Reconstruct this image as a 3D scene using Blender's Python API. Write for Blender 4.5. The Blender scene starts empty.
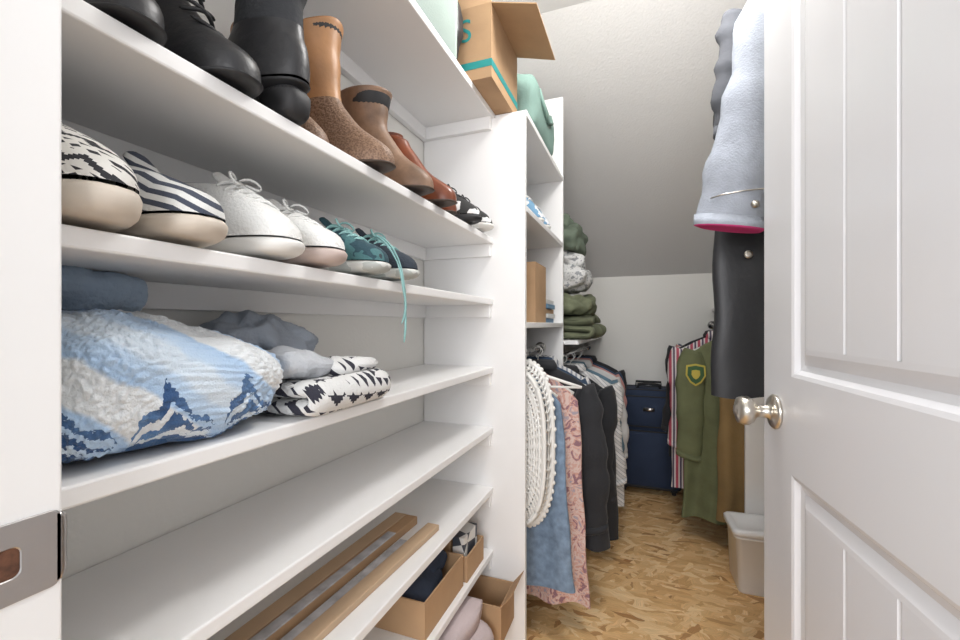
import bpy, math, random
from mathutils import Vector, noise, Matrix
random.seed(4)
pi=math.pi
# ------------------------------------------------------------------ materials
def M(name,col,rough=0.6,metal=0.0,bump=0.0,bscale=80,var=0.0,vscale=6,sheen=0.0):
    m=bpy.data.materials.new(name); m.use_nodes=True
    nt=m.node_tree; b=nt.nodes['Principled BSDF']
    b.inputs['Base Color'].default_value=(*col,1); b.inputs['Roughness'].default_value=rough
    b.inputs['Metallic'].default_value=metal
    if sheen: b.inputs['Sheen Weight'].default_value=sheen
    tc=nt.nodes.new('ShaderNodeTexCoord')
    if var>0:
        n=nt.nodes.new('ShaderNodeTexNoise'); n.inputs['Scale'].default_value=vscale; n.inputs['Detail'].default_value=6
        nt.links.new(tc.outputs['Object'],n.inputs['Vector'])
        r=nt.nodes.new('ShaderNodeValToRGB'); nt.links.new(n.outputs['Fac'],r.inputs['Fac'])
        r.color_ramp.elements[0].position=.3; r.color_ramp.elements[1].position=.7
        r.color_ramp.elements[0].color=(*[max(0,c*(1-var)) for c in col],1)
        r.color_ramp.elements[1].color=(*[min(1,c*(1+var)) for c in col],1)
        nt.links.new(r.outputs['Color'],b.inputs['Base Color'])
    if bump>0:
        n=nt.nodes.new('ShaderNodeTexNoise'); n.inputs['Scale'].default_value=bscale; n.inputs['Detail'].default_value=4
        nt.links.new(tc.outputs['Object'],n.inputs['Vector'])
        bp=nt.nodes.new('ShaderNodeBump'); bp.inputs['Strength'].default_value=bump; bp.inputs['Distance'].default_value=.004
        nt.links.new(n.outputs['Fac'],bp.inputs['Height']); nt.links.new(bp.outputs['Normal'],b.inputs['Normal'])
    return m
def pattern(name,kind,cols,scale=20,rot=(0,0,0),stretch=(1,1,1),pos=(0.5,),rough=.8,dist=0.0,bump=0.0):
    """two/three colour procedural pattern"""
    m=bpy.data.materials.new(name); m.use_nodes=True
    nt=m.node_tree; b=nt.nodes['Principled BSDF']; b.inputs['Roughness'].default_value=rough
    tc=nt.nodes.new('ShaderNodeTexCoord'); mp=nt.nodes.new('ShaderNodeMapping')
    mp.inputs['Rotation'].default_value=rot; mp.inputs['Scale'].default_value=stretch
    nt.links.new(tc.outputs['Object'],mp.inputs['Vector'])
    if kind=='wave':
        t=nt.nodes.new('ShaderNodeTexWave'); t.inputs['Scale'].default_value=scale; t.inputs['Distortion'].default_value=dist
        t.inputs['Detail Scale'].default_value=1.5
        out=t.outputs['Fac']
    elif kind=='noise':
        t=nt.nodes.new('ShaderNodeTexNoise'); t.inputs['Scale'].default_value=scale; t.inputs['Detail'].default_value=2; t.inputs['Distortion'].default_value=dist
        out=t.outputs['Fac']
    elif kind=='voronoi':
        t=nt.nodes.new('ShaderNodeTexVoronoi'); t.inputs['Scale'].default_value=scale
        out=t.outputs['Distance']
    elif kind=='brick':
        t=nt.nodes.new('ShaderNodeTexChecker'); t.inputs['Scale'].default_value=scale
        out=t.outputs['Fac']
    nt.links.new(mp.outputs['Vector'],t.inputs['Vector'])
    r=nt.nodes.new('ShaderNodeValToRGB'); cr=r.color_ramp; cr.interpolation='CONSTANT'
    cr.elements[0].position=0; cr.elements[0].color=(*cols[0],1)
    cr.elements[1].position=pos[0]; cr.elements[1].color=(*cols[1],1)
    for i in range(2,len(cols)):
        e=cr.elements.new(pos[i-1]); e.color=(*cols[i],1)
    nt.links.new(out,r.inputs['Fac']); nt.links.new(r.outputs['Color'],b.inputs['Base Color'])
    if bump:
        n=nt.nodes.new('ShaderNodeTexNoise'); n.inputs['Scale'].default_value=160
        nt.links.new(tc.outputs['Object'],n.inputs['Vector'])
        bp=nt.nodes.new('ShaderNodeBump'); bp.inputs['Strength'].default_value=bump; bp.inputs['Distance'].default_value=.004
        nt.links.new(n.outputs['Fac'],bp.inputs['Height']); nt.links.new(bp.outputs['Normal'],b.inputs['Normal'])
    return m
def geo_print(name,A,Bv,per_u,per_v,amp,cols,thr=.5,band=None,bump=.3,rough=.95,steps=8):
    """woven geometric print: zigzag rows, optionally alternating with rows of small diamonds"""
    m=bpy.data.materials.new(name); m.use_nodes=True
    nt=m.node_tree; b=nt.nodes['Principled BSDF']; b.inputs['Roughness'].default_value=rough
    tc=nt.nodes.new('ShaderNodeTexCoord')
    def dot(v):
        d=nt.nodes.new('ShaderNodeVectorMath'); d.operation='DOT_PRODUCT'; nt.links.new(tc.outputs['Object'],d.inputs[0]); d.inputs[1].default_value=v; return d.outputs['Value']
    def ma(op,a,c=None,d=None):
        n=nt.nodes.new('ShaderNodeMath'); n.operation=op
        for i,x in enumerate((a,c,d)):
            if x is None: continue
            if isinstance(x,(int,float)): n.inputs[i].default_value=x
            else: nt.links.new(x,n.inputs[i])
        return n.outputs[0]
    u=ma('MULTIPLY',dot(A),1/per_u); v=ma('MULTIPLY',dot(Bv),1/per_v)
    uq=ma('DIVIDE',ma('FLOOR',ma('MULTIPLY',u,steps)),steps)
    tri=ma('PINGPONG',uq,.5)
    w=ma('FRACT',ma('ADD',v,ma('MULTIPLY',tri,amp)))
    f=ma('GREATER_THAN',w,thr)
    if band:
        bf=ma('FRACT',ma('MULTIPLY',v,band[0])); inb=ma('LESS_THAN',bf,band[1])
        di=ma('LESS_THAN',ma('ADD',ma('PINGPONG',ma('MULTIPLY',u,2),.5),ma('PINGPONG',ma('MULTIPLY',v,2),.5)),.38)
        f=ma('ADD',ma('MULTIPLY',f,inb),ma('MULTIPLY',di,ma('SUBTRACT',1,inb)))
    mx=nt.nodes.new('ShaderNodeMix'); mx.data_type='RGBA'; mx.inputs[6].default_value=(*cols[0],1); mx.inputs[7].default_value=(*cols[1],1)
    nt.links.new(f,mx.inputs[0]); nt.links.new(mx.outputs[2],b.inputs['Base Color'])
    n=nt.nodes.new('ShaderNodeTexNoise'); n.inputs['Scale'].default_value=230
    nt.links.new(tc.outputs['Object'],n.inputs['Vector'])
    bp=nt.nodes.new('ShaderNodeBump'); bp.inputs['Strength'].default_value=bump; bp.inputs['Distance'].default_value=.004
    nt.links.new(n.outputs['Fac'],bp.inputs['Height']); nt.links.new(bp.outputs['Normal'],b.inputs['Normal'])
    return m
def osb():
    m=bpy.data.materials.new('osb_floor_material'); m.use_nodes=True
    nt=m.node_tree; b=nt.nodes['Principled BSDF']; b.inputs['Roughness'].default_value=.6
    tc=nt.nodes.new('ShaderNodeTexCoord')
    ns=nt.nodes.new('ShaderNodeTexNoise'); ns.inputs['Scale'].default_value=18; ns.inputs['Detail'].default_value=4
    nt.links.new(tc.outputs['Object'],ns.inputs['Vector'])
    mx=nt.nodes.new('ShaderNodeVectorMath'); mx.operation='MULTIPLY_ADD'
    nt.links.new(ns.outputs['Color'],mx.inputs[0]); mx.inputs[1].default_value=(.035,.035,0); nt.links.new(tc.outputs['Object'],mx.inputs[2])
    prev=None
    for i,(rot,sc) in enumerate([(.35,(9,34,1)),(-.95,(10,38,1)),(1.45,(9,36,1)),(.85,(12,44,1)),(-.3,(9,40,1)),(2.2,(11,44,1)),(.1,(13,50,1))]):
        mp=nt.nodes.new('ShaderNodeMapping'); mp.inputs['Rotation'].default_value=(0,0,rot); mp.inputs['Location'].default_value=(i*3.1,i*1.7,0)
        nt.links.new(mx.outputs[0],mp.inputs['Vector'])
        sm=nt.nodes.new('ShaderNodeVectorMath'); sm.operation='MULTIPLY'; sm.inputs[1].default_value=sc
        nt.links.new(mp.outputs[0],sm.inputs[0])
        v=nt.nodes.new('ShaderNodeTexVoronoi'); v.inputs['Scale'].default_value=1; v.voronoi_dimensions='2D'
        nt.links.new(sm.outputs[0],v.inputs['Vector'])
        sp=nt.nodes.new('ShaderNodeSeparateColor'); nt.links.new(v.outputs['Color'],sp.inputs[0])
        r=nt.nodes.new('ShaderNodeValToRGB'); cr=r.color_ramp
        cr.elements[0].color=(.46,.22,.08,1); cr.elements[1].color=(.97,.72,.42,1)
        e=cr.elements.new(.10); e.color=(.70,.40,.17,1); e=cr.elements.new(.6); e.color=(.84,.54,.25,1)
        nt.links.new(sp.outputs[0],r.inputs['Fac'])
        g=nt.nodes.new('ShaderNodeTexNoise'); g.inputs['Scale'].default_value=1; g.inputs['Detail'].default_value=3
        s2=nt.nodes.new('ShaderNodeVectorMath'); s2.operation='MULTIPLY'; s2.inputs[1].default_value=(1.5,9,1)
        nt.links.new(sm.outputs[0],s2.inputs[0]); nt.links.new(s2.outputs[0],g.inputs['Vector'])
        mr=nt.nodes.new('ShaderNodeMapRange'); mr.inputs[1].default_value=.3; mr.inputs[2].default_value=.7; mr.inputs[3].default_value=.80; mr.inputs[4].default_value=1.13
        nt.links.new(g.outputs['Fac'],mr.inputs[0])
        mu=nt.nodes.new('ShaderNodeVectorMath'); mu.operation='MULTIPLY'
        nt.links.new(r.outputs['Color'],mu.inputs[0]); nt.links.new(mr.outputs[0],mu.inputs[1])
        if prev is None: prev=mu.outputs[0]
        else:
            gt=nt.nodes.new('ShaderNodeMath'); gt.operation='GREATER_THAN'; gt.inputs[1].default_value=.6
            nt.links.new(sp.outputs[1],gt.inputs[0])
            mm=nt.nodes.new('ShaderNodeMix'); mm.data_type='RGBA'
            nt.links.new(gt.outputs[0],mm.inputs[0]); nt.links.new(prev,mm.inputs[6]); nt.links.new(mu.outputs[0],mm.inputs[7])
            prev=mm.outputs[2]
    nt.links.new(prev,b.inputs['Base Color'])
    return m
# ------------------------------------------------------------------ mesh builder
class MB:
    def __init__(s): s.v=[];s.f=[];s.m=[];s.sm=[]
    def face(s,idx,mi=0,sm=True): s.f.append(idx);s.m.append(mi);s.sm.append(sm)
    def quad(s,pts,mi=0,sm=False):
        n=len(s.v); s.v+= [tuple(p) for p in pts]; s.face(list(range(n,n+len(pts))),mi,sm)
    def box(s,a,b,mi=0,R=None,c=None):
        x0,y0,z0=a;x1,y1,z1=b
        P=[(x0,y0,z0),(x1,y0,z0),(x1,y1,z0),(x0,y1,z0),(x0,y0,z1),(x1,y0,z1),(x1,y1,z1),(x0,y1,z1)]
        if R is not None:
            cc=Vector(c) if c else (Vector(a)+Vector(b))/2
            P=[tuple(R@(Vector(p)-cc)+cc) for p in P]
        n=len(s.v); s.v+=P
        for q in [(0,3,2,1),(4,5,6,7),(0,1,5,4),(1,2,6,5),(2,3,7,6),(3,0,4,7)]: s.face([n+i for i in q],mi,False)
    def loft(s,rings,mi=0,cap0=True,cap1=True,sm=True,closed=True,mats=None):
        n0=len(s.v); k=len(rings[0])
        for r in rings: s.v+=[tuple(p) for p in r]
        for i in range(len(rings)-1):
            mm=mats[i] if mats else mi
            for j in range(k if closed else k-1):
                a=n0+i*k+j; b=n0+i*k+(j+1)%k
                s.face([a,b,b+k,a+k],mm,sm)
        if cap0: s.face([n0+j for j in range(k)][::-1],mats[0] if mats else mi,sm)
        if cap1: s.face([n0+(len(rings)-1)*k+j for j in range(k)],mats[-1] if mats else mi,sm)
    def tube(s,path,r,mi=0,n=8,cap=True):
        rings=[]; path=[Vector(p) for p in path]
        for i,p in enumerate(path):
            t=(path[min(i+1,len(path)-1)]-path[max(i-1,0)]).normalized()
            up=Vector((0,0,1)) if abs(t.z)<.9 else Vector((0,1,0))
            a=t.cross(up).normalized(); b=t.cross(a)
            rr=r[i] if isinstance(r,(list,tuple)) else r
            rings.append([p+a*rr*math.cos(2*pi*j/n)+b*rr*math.sin(2*pi*j/n) for j in range(n)])
        s.loft(rings,mi,cap,cap)
    def lathe(s,prof,origin,axis,mi=0,n=28):
        ax=Vector(axis).normalized(); up=Vector((0,0,1)) if abs(ax.z)<.9 else Vector((0,1,0))
        a=ax.cross(up).normalized(); b=ax.cross(a); o=Vector(origin)
        s.loft([[o+ax*h+(a*math.cos(2*pi*j/n)+b*math.sin(2*pi*j/n))*max(r,1e-5) for j in range(n)] for r,h in prof],mi)
    def slab(s,c,size,e=.35,amp=.006,fr=14,seed=0,mi=0,nu=56,nv=26,zf=None,rot=0,tuft=0.0,tfr=170):
        """soft rounded-box cushion, wrinkled by noise; bottom kept flat; tuft = fleece pile height"""
        def sp(w,e): return math.copysign(abs(w)**e,w)
        rings=[]
        for i in range(nv+1):
            ph=-pi/2+pi*i/nv; ph=max(-pi/2+.02,min(pi/2-.02,ph)); ring=[]
            for j in range(nu):
                th=2*pi*j/nu
                x=sp(math.cos(ph),e)*sp(math.cos(th),e*.8); y=sp(math.cos(ph),e)*sp(math.sin(th),e*.8); z=sp(math.sin(ph),e*1.6)
                p=Vector((x*size[0]/2,y*size[1]/2,z*size[2]/2))
                nn=Vector((x,y,z)).normalized()
                q=p*fr+Vector((seed*7.3,seed*3.1,seed))
                d=noise.noise(q)*amp+noise.noise(q*2.3)*amp*.5
                if tuft: d+=tuft*(abs(noise.noise(p*tfr))*1.6-.4+noise.noise(p*tfr*2.1)*.5)
                if z>-.9: p+=nn*d
                if zf: p.z=(p.z+size[2]/2)*zf(p.x/size[0]+.5,p.y/size[1]+.5)-size[2]/2
                p.z=max(p.z,-size[2]/2)
                cx,sx=math.cos(rot),math.sin(rot)
                ring.append((c[0]+p.x*cx-p.y*sx,c[1]+p.x*sx+p.y*cx,c[2]+p.z))
            rings.append(ring)
        s.loft(rings,mi)
    def fold(s,c,w,d,h,layers=2,seed=0,mi=0,amp=.012,rot=0,bulge=.01,nx=26):
        """cloth folded back and forth: serpentine strip with thickness, rounded folds on the +x edge"""
        t=h/layers; path=[]
        nb=7
        for k in range(layers):
            z=t*(k+.5); 
            xs=[-w/2+w*i/10 for i in range(11)]
            if k%2: xs=xs[::-1]
            ext=bulge*noise.noise(Vector((seed*2.1,k*1.7,0)))
            for x in xs: path.append((x+(ext if x>0 else 0),z))
            if k<layers-1:
                sg=1 if k%2==0 else -1
                for i in range(1,nb):
                    a=-pi/2+pi*i/nb; path.append((sg*(w/2)+(ext if sg>0 else 0)+sg*math.cos(a)*t*.5,z+t*.5+math.sin(a)*t*.5))
        th=t*.46; rings=[]; cr,sr=math.cos(rot),math.sin(rot)
        for iy in range(nx+1):
            v=iy/nx; y=-d/2+d*v; ring=[]
            edge=min(1,min(v,1-v)*9)**.5
            tt=th*(.35+.65*edge)
            top=[];bot=[]
            for i,(px,pz) in enumerate(path):
                a=path[max(0,i-1)];b_=path[min(len(path)-1,i+1)]
                tx,tz=b_[0]-a[0],b_[1]-a[1]; l=math.hypot(tx,tz)+1e-9; nx_,nz_=-tz/l,tx/l
                q=Vector((px*9+seed,y*9,pz*9+seed*3))
                dz=noise.noise(q)*amp*(pz/h); dx=noise.noise(q+Vector((9,4,2)))*amp; dy=noise.noise(q+Vector((3,8,1)))*amp*1.2
                top.append((px+nx_*tt+dx,y+dy,max(0,pz+nz_*tt+dz))); bot.append((px-nx_*tt+dx,y+dy,max(0,pz-nz_*tt+dz)))
            for p in top+bot[::-1]: ring.append((c[0]+p[0]*cr-p[1]*sr,c[1]+p[0]*sr+p[1]*cr,c[2]+p[2]))
            rings.append(ring)
        s.loft(rings,mi)
    def obj(s,name,mats,parent=None,bevel=0,sub=0,loc=None,rotz=0,fixn=True):
        me=bpy.data.meshes.new(name); me.from_pydata([tuple(p) for p in s.v],[],s.f)
        for m in mats: me.materials.append(m)
        for p,mi,sm in zip(me.polygons,s.m,s.sm): p.material_index=mi; p.use_smooth=sm
        me.update()
        if fixn:
            import bmesh
            bm=bmesh.new(); bm.from_mesh(me); bmesh.ops.recalc_face_normals(bm,faces=bm.faces); bm.to_mesh(me); bm.free()
        o=bpy.data.objects.new(name,me); bpy.context.scene.collection.objects.link(o)
        if bevel:
            bv=o.modifiers.new('bevel','BEVEL'); bv.width=bevel; bv.segments=2; bv.limit_method='ANGLE'; bv.angle_limit=.7
        if sub:
            ss=o.modifiers.new('sub','SUBSURF'); ss.levels=sub; ss.render_levels=sub
        if loc is not None: o.location=loc
        o.rotation_euler=(0,0,rotz)
        if parent: o.parent=parent
        return o
def empty(name,loc=(0,0,0),rotz=0):
    e=bpy.data.objects.new(name,None); e.location=loc; e.rotation_euler=(0,0,rotz); e.empty_display_size=.05
    bpy.context.scene.collection.objects.link(e); return e
# ------------------------------------------------------------------ palette
white=M('white_paint',(.85,.845,.84),.38)
wallm=M('wall_paint',(.82,.81,.775),.7,bump=.15,bscale=120)
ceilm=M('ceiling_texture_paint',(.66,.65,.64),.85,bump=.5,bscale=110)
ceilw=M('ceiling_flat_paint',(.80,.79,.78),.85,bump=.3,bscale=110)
doorm=M('door_white_semi_gloss',(.83,.83,.855),.22)
nickel=M('satin_nickel',(.62,.58,.52),.28,1.0)
plate=M('aged_nickel_plate',(.48,.46,.45),.30,1.0,bump=.1)
rawwood=M('raw_wood_in_hole',(.13,.055,.03),.8,var=.6,vscale=110)
dark=M('black_rubber',(.02,.02,.022),.6)
chrome=M('chrome_rod',(.7,.7,.7),.2,1.0)
# ------------------------------------------------------------------ room shell
LX=-.69; RX=.74; BY=3.25; H=2.4; SY=1.77; SZ=1.44; FY0=.03; FY1=.188
def simple(name,boxes,mat,bevel=0,parent=None):
    b=MB()
    for a,c in boxes: b.box(a,c)
    return b.obj(name,[mat],bevel=bevel,parent=parent)
simple('floor',[((LX-.05,-.6,-.05),(RX+.05,BY+.05,0))],osb())
simple('wall_left',[((LX-.05,FY0,0),(LX,BY+.05,H+.05))],wallm)
simple('wall_right',[((RX,FY0,0),(RX+.05,BY+.05,H+.05))],wallm)
simple('wall_back',[((LX,BY,0),(RX,BY+.05,SZ+.03))],wallm)
simple('wall_front',[((LX,FY0,0),(-.432,FY1,H)),((.335,FY0,0),(RX,FY1,H)),((-.432,FY0,2.09),(.335,FY1,H))],wallm)
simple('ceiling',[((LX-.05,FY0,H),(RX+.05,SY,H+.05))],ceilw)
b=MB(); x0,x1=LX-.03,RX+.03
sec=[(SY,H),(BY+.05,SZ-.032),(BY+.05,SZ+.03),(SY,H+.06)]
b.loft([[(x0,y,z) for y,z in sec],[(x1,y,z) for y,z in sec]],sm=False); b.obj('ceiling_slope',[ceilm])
simple('trim_1',[((-.432,FY0-.02,0),(-.406,FY1,2.06)),((-.406,FY0,0),(-.396,.110,2.05))],white,.002)
simple('trim_2',[((.31,FY0-.02,0),(.335,FY1,2.06)),((.30,FY0,0),(.31,.110,2.05))],white,.002)
simple('trim_3',[((-.432,FY0-.02,2.06),(.335,FY1,2.09))],white,.002)
# strike plate
sp_=empty('door_strike_plate')
zc=.926; X=-.406
def yzr(y0,y1,z0,z1,r,x,n=5):
    out=[]; cy,cz=(y0+y1)/2,(z0+z1)/2; hy,hz=(y1-y0)/2,(z1-z0)/2
    for a0,sy_,sz_ in ((0,1,1),(pi/2,-1,1),(pi,-1,-1),(3*pi/2,1,-1)):
        for i in range(n+1):
            a=a0+pi/2*i/n; out.append((x,cy+sy_*(hy-r)+r*math.cos(a),cz+sz_*(hz-r)+r*math.sin(a)))
    return out
b=MB()
O=(.122,.1865,zc-.028,zc+.028,.006); I=(.137,.1640,zc-.0105,zc+.0105,.005)
b.loft([yzr(*O,X),yzr(*O,X+.0012),yzr(O[0]+.0006,O[1]-.0003,O[2]+.0006,O[3]-.0006,.006,X+.0016),yzr(I[0]-.0006,I[1]+.0006,I[2]-.0006,I[3]+.0006,I[4],X+.0016),yzr(*I,X+.001),yzr(*I,X)],cap0=False,cap1=False,sm=False)
rings=[]
for i in range(13):
    q=-1+2*i/12; z=zc+.0245*q; k=math.sqrt(max(0,1-max(0,abs(q)-.75)**2*14)) if abs(q)>.75 else 1
    rings.append([(X+.0016,.184,z),(X+.0016,.1865,z),(X+.0005,.1865+.003*k,z),(X-.003,.1865+.0055*k,z),(X-.0075,.1865+.0062*k,z),(X-.0075,.1865+.0050*k,z),(X-.003,.1865+.0042*k,z),(X-.0002,.1866+.0018*k,z),(X,.184,z)])
b.loft(rings,0)
b.obj('plate',[plate],parent=sp_)
b=MB(); b.loft([yzr(I[0]-.0003,I[1]+.0003,I[2]-.0003,I[3]+.0003,I[4],X+.0001),yzr(I[0]-.0003,I[1]+.0003,I[2]-.0003,I[3]+.0003,I[4],X+.0007)],sm=False); b.obj('mortise',[rawwood],parent=sp_)
b=MB()
for z in (zc+.0195,zc-.0195): b.lathe([(0,0),(.0038,.0),(.0034,.0018),(0,.0022)],(X+.0008,.150,z),(1,0,0))
b.obj('screws',[plate],parent=sp_)
# ------------------------------------------------------------------ shelving
UF=-.44; PF=-.337; T=.019; PY=1.278
SH=[1.3645,1.1725,.9575,.7675,.5775,.3795,.185]
sw=empty('shoe_shelf_unit')
b=MB()
for z in SH: b.box((LX+.002,FY1+.001,z-T),(UF,PY,z))
b.obj('shelves',[white],parent=sw,bevel=.0025)
b=MB(); b.box((LX+.002,FY1+.001,1.745),(UF,PY+.0195,1.765)); b.obj('top_shelf',[white],parent=sw,bevel=.0025)
b=MB(); b.box((LX+.002,PY,0),(PF,PY+.019,1.745)); b.obj('side_panel',[white],parent=sw,bevel=.002)
b=MB()
for z in SH+[1.765]:
    b.box((LX+.002,PY-.018,z-T-.04),(UF-.006,PY,z-T))
    b.box((LX+.002,FY1+.001,z-T-.04),(LX+.02,PY-.018,z-T))
b.obj('cleats',[white],parent=sw,bevel=.0015)
lu=empty('tall_shelf_unit')
b=MB()
for z in (1.745,1.445,1.08): b.box((LX+.002,PY+.0205,z),(PF,1.9495,z+.019))
b.obj('shelves',[white],parent=lu,bevel=.002)
simple('shelf_partition_panel',[((LX+.002,1.95,0),(PF,1.969,2.13))],white,.002)
simple('folded_clothes_shelf',[((LX+.002,1.97,1.0),(-.27,BY-.002,1.019))],white,.002)
def rod(x,y0,y1,z):
    b=MB(); b.tube([(x,y0,z),(x,y1,z)],.013,n=16)
    for y in (y0+.003,y1-.003): b.lathe([(0,-.003),(.026,-.003),(.026,.003),(0,.003)],(x,y,z),(0,1,0))
    b.obj('clothes_rod',[chrome])
rod(-.44,PY+.0195,1.9495,.985); rod(-.38,1.97,BY-.001,.93); rod(.44,2.22,BY-.001,1.09); rod(.44,FY1+.001,2.29,2.03)
simple('wardrobe_partition_panel',[((.43,2.20,0),(RX-.001,2.219,1.18))],white,.002)
simple('wardrobe_shelf',[((.44,2.19,1.181),(RX-.001,BY-.001,1.2))],white,.002)
simple('rod_support_board',[((.425,2.29,1.96),(RX-.001,2.31,2.06))],white,.002)
# ------------------------------------------------------------------ door
def build_door():
    W=.78; ang=math.radians(5)
    OX,OY=.226,.989
    d=Vector((math.sin(ang),-math.cos(ang),0)); n=Vector((math.cos(ang),math.sin(ang),0))
    root=empty('door_1',(OX,OY,0),0)
    def P(s,p,z): 
        q=d*s+n*p; return (q.x,q.y,z)
    b=MB()
    def fq(s0,s1,z0,z1,p=0,p2=None):
        b.quad([P(s0,p,z0),P(s1,p,z0),P(s1,p,z1),P(s0,p,z1)])
    z0,z1=.012,2.035; st=.125
    fq(0,st,z0,z1); fq(W-st,W,z0,z1)
    for a,c in ((z0,.22),(.836,1.002),(1.90,z1)): fq(st,W-st,a,c)
    def panel(a0,a1,c0,c1):
        rs=[]
        for ins,p in ((0,0),(.006,.002),(.012,.009),(.022,.011),(.040,.0045),(.048,.004)):
            rs.append([P(a0+ins,p,c0+ins),P(a1-ins,p,c0+ins),P(a1-ins,p,c1-ins),P(a0+ins,p,c1-ins)])
        b.loft(rs,cap0=False,cap1=False,sm=False)
        s0,s1=a0+.048,a1-.048; c0+=.048;c1-=.048; k=4; w=(s1-s0)/k
        pts=[(s0,.004)]
        for i in range(1,k):
            c=s0+i*w; pts+= [(c-.004,.004),(c,.008),(c+.004,.004)]
        pts.append((s1,.004))
        for (a,pa),(e,pe) in zip(pts[:-1],pts[1:]): b.quad([P(a,pa,c0),P(e,pe,c0),P(e,pe,c1),P(a,pa,c1)])
    panel(st,W-st,1.002,1.90); panel(st,W-st,.22,.836)
    t=.035
    b.quad([P(0,0,z0),P(0,t,z0),P(0,t,z1),P(0,0,z1)]); b.quad([P(W,0,z0),P(W,t,z0),P(W,t,z1),P(W,0,z1)])
    b.quad([P(0,0,z0),P(W,0,z0),P(W,t,z0),P(0,t,z0)]); b.quad([P(0,0,z1),P(W,0,z1),P(W,t,z1),P(0,t,z1)])
    b.quad([P(0,t,z0),P(W,t,z0),P(W,t,z1),P(0,t,z1)])
    b.obj('door_leaf',[doorm],parent=root,fixn=False)
    b=MB(); prof=[(0,0),(.031,0),(.032,.004),(.028,.008),(.018,.010),(.0125,.014),(.0115,.028),(.014,.034),(.022,.039),(.0265,.047),(.0265,.055),(.0235,.063),(.017,.0655),(.010,.0665),(.0095,.0685),(0,.069)]
    b.lathe(prof,P(.06,0,.930),-n); b.lathe(prof,P(.06,t,.930),n)
    b.obj('door_knob',[nickel],parent=root)
    b=MB(); 
    c=[P(-.001,.006,.90),P(-.001,.029,.90),P(-.001,.029,.957),P(-.001,.006,.957)]
    b.loft([c,[Vector(q)+d*.0015 for q in c]],sm=False)
    b.obj('latch_plate',[nickel],parent=root)
    b=MB()
    for zz in (.25,1.05,1.82): b.tube([P(W+.005,.0,zz),P(W+.005,.0,zz+.09)],.006,n=12)
    b.obj('hinges',[nickel],parent=root)
build_door()
# ------------------------------------------------------------------ footwear
def ring(xb,xf,zb,zf,w,p=.75,n=32,toe=.2,arch=0):
    out=[]
    for j in range(n):
        a=2*pi*j/n; u=(1-math.cos(a))/2; s=math.sin(a)
        x=xb+(xf-xb)*u; y=math.copysign(abs(s)**p,s)*w/2*(.87+toe*u)
        z=zb+(zf-zb)*u
        out.append((x,y,z))
    return out
def sneaker(name,Y,X0,zs,upper,sole,lining,lace=None,L=.265,W=.092,sh=.026,rot=0,hi=1.0,lacen=5,pull=False):
    b=MB()
    b.loft([ring(.006,L-.012,0,.006,W*.88),ring(0,L-.002,.004,.012,W*.99),ring(-.002,L+.002,sh*.6,sh*.75,W*1.02),ring(.0,L,sh,sh+.003,W)],1)
    k=hi; z=sh-.002
    lv=[(.002,L-.004,z,z+.002,W*.97),(.001,L-.005,z+.018*k,z+.014,W*.95),(.004,L-.016,z+.034*k,z+.027,W*.88),(.008,L-.042,z+.050*k,z+.040*k,W*.79),(.011,L-.078,z+.062*k,z+.056*k,W*.72),(.010,L-.108,z+.074*k,z+.068*k,W*.69),
        (.014,L-.116,z+.075*k,z+.067*k,W*.62),(.020,L-.12,z+.060*k,z+.052*k,W*.52),(.025,L-.13,z+.012,z+.012,W*.48)]
    b.loft([ring(*q[:4],q[4],p=.7) for q in lv],mats=[0,0,0,0,0,2,2,2],cap0=False)
    tx=L-.112; tz=z+.066*k
    rr=[]
    for i,(dx,dz,w) in enumerate([(.03,-.022,.036),(.01,-.004,.04),(-.008,.012,.042),(-.02,.024,.036)]):
        cx,cz=tx+dx,tz+dz
        rr.append([(cx-.003,-w/2,cz-.004),(cx,-w/4,cz+.002),(cx+.001,0,cz+.004),(cx,w/4,cz+.002),(cx-.003,w/2,cz-.004),(cx-.008,0,cz-.003)])
    b.loft(rr,0)
    if lace:
        for i in range(lacen):
            t=i/(lacen-1); x=L-.105+.05*t; zz=z+.072*k-.026*t*k
            b.tube([(x-.004,-.026,zz-.012),(x,-.015,zz-.001),(x+.002,0,zz+.003),(x,.015,zz-.001),(x-.004,.026,zz-.012)],.0027,3,n=6)
            b.tube([(x-.004,-.024,zz-.010),(x+.006,0,zz+.005),(x+.009,.024,zz-.014)],.0025,3,n=6)
        for sgn in (-1,1):
            b.tube([(L-.10,0,tz+.008),(L-.095,sgn*.015,tz+.018),(L-.085,sgn*.028,tz+.008),(L-.08,sgn*.02,tz-.004),(L-.09,0,tz+.004)],.0024,3,n=6)
    b.loft([ring(-.002,.05,z+.01,z+.014,W*.6),ring(-.001,.045,z+.05*k,z+.05*k,W*.5)],1 if pull else 0)
    if pull:
        b.tube([(.010,0,z+.06*k),(-.006,0,z+.085*k),(-.004,0,z+.10*k),(.012,0,z+.088*k),(.016,0,z+.07*k)],.004,0,n=6)
    o=b.obj(name,[upper,sole,lining,lace or lining],sub=1)
    o.location=(X0,Y,zs+.0005); o.rotation_euler=(0,0,rot); return o
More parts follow.
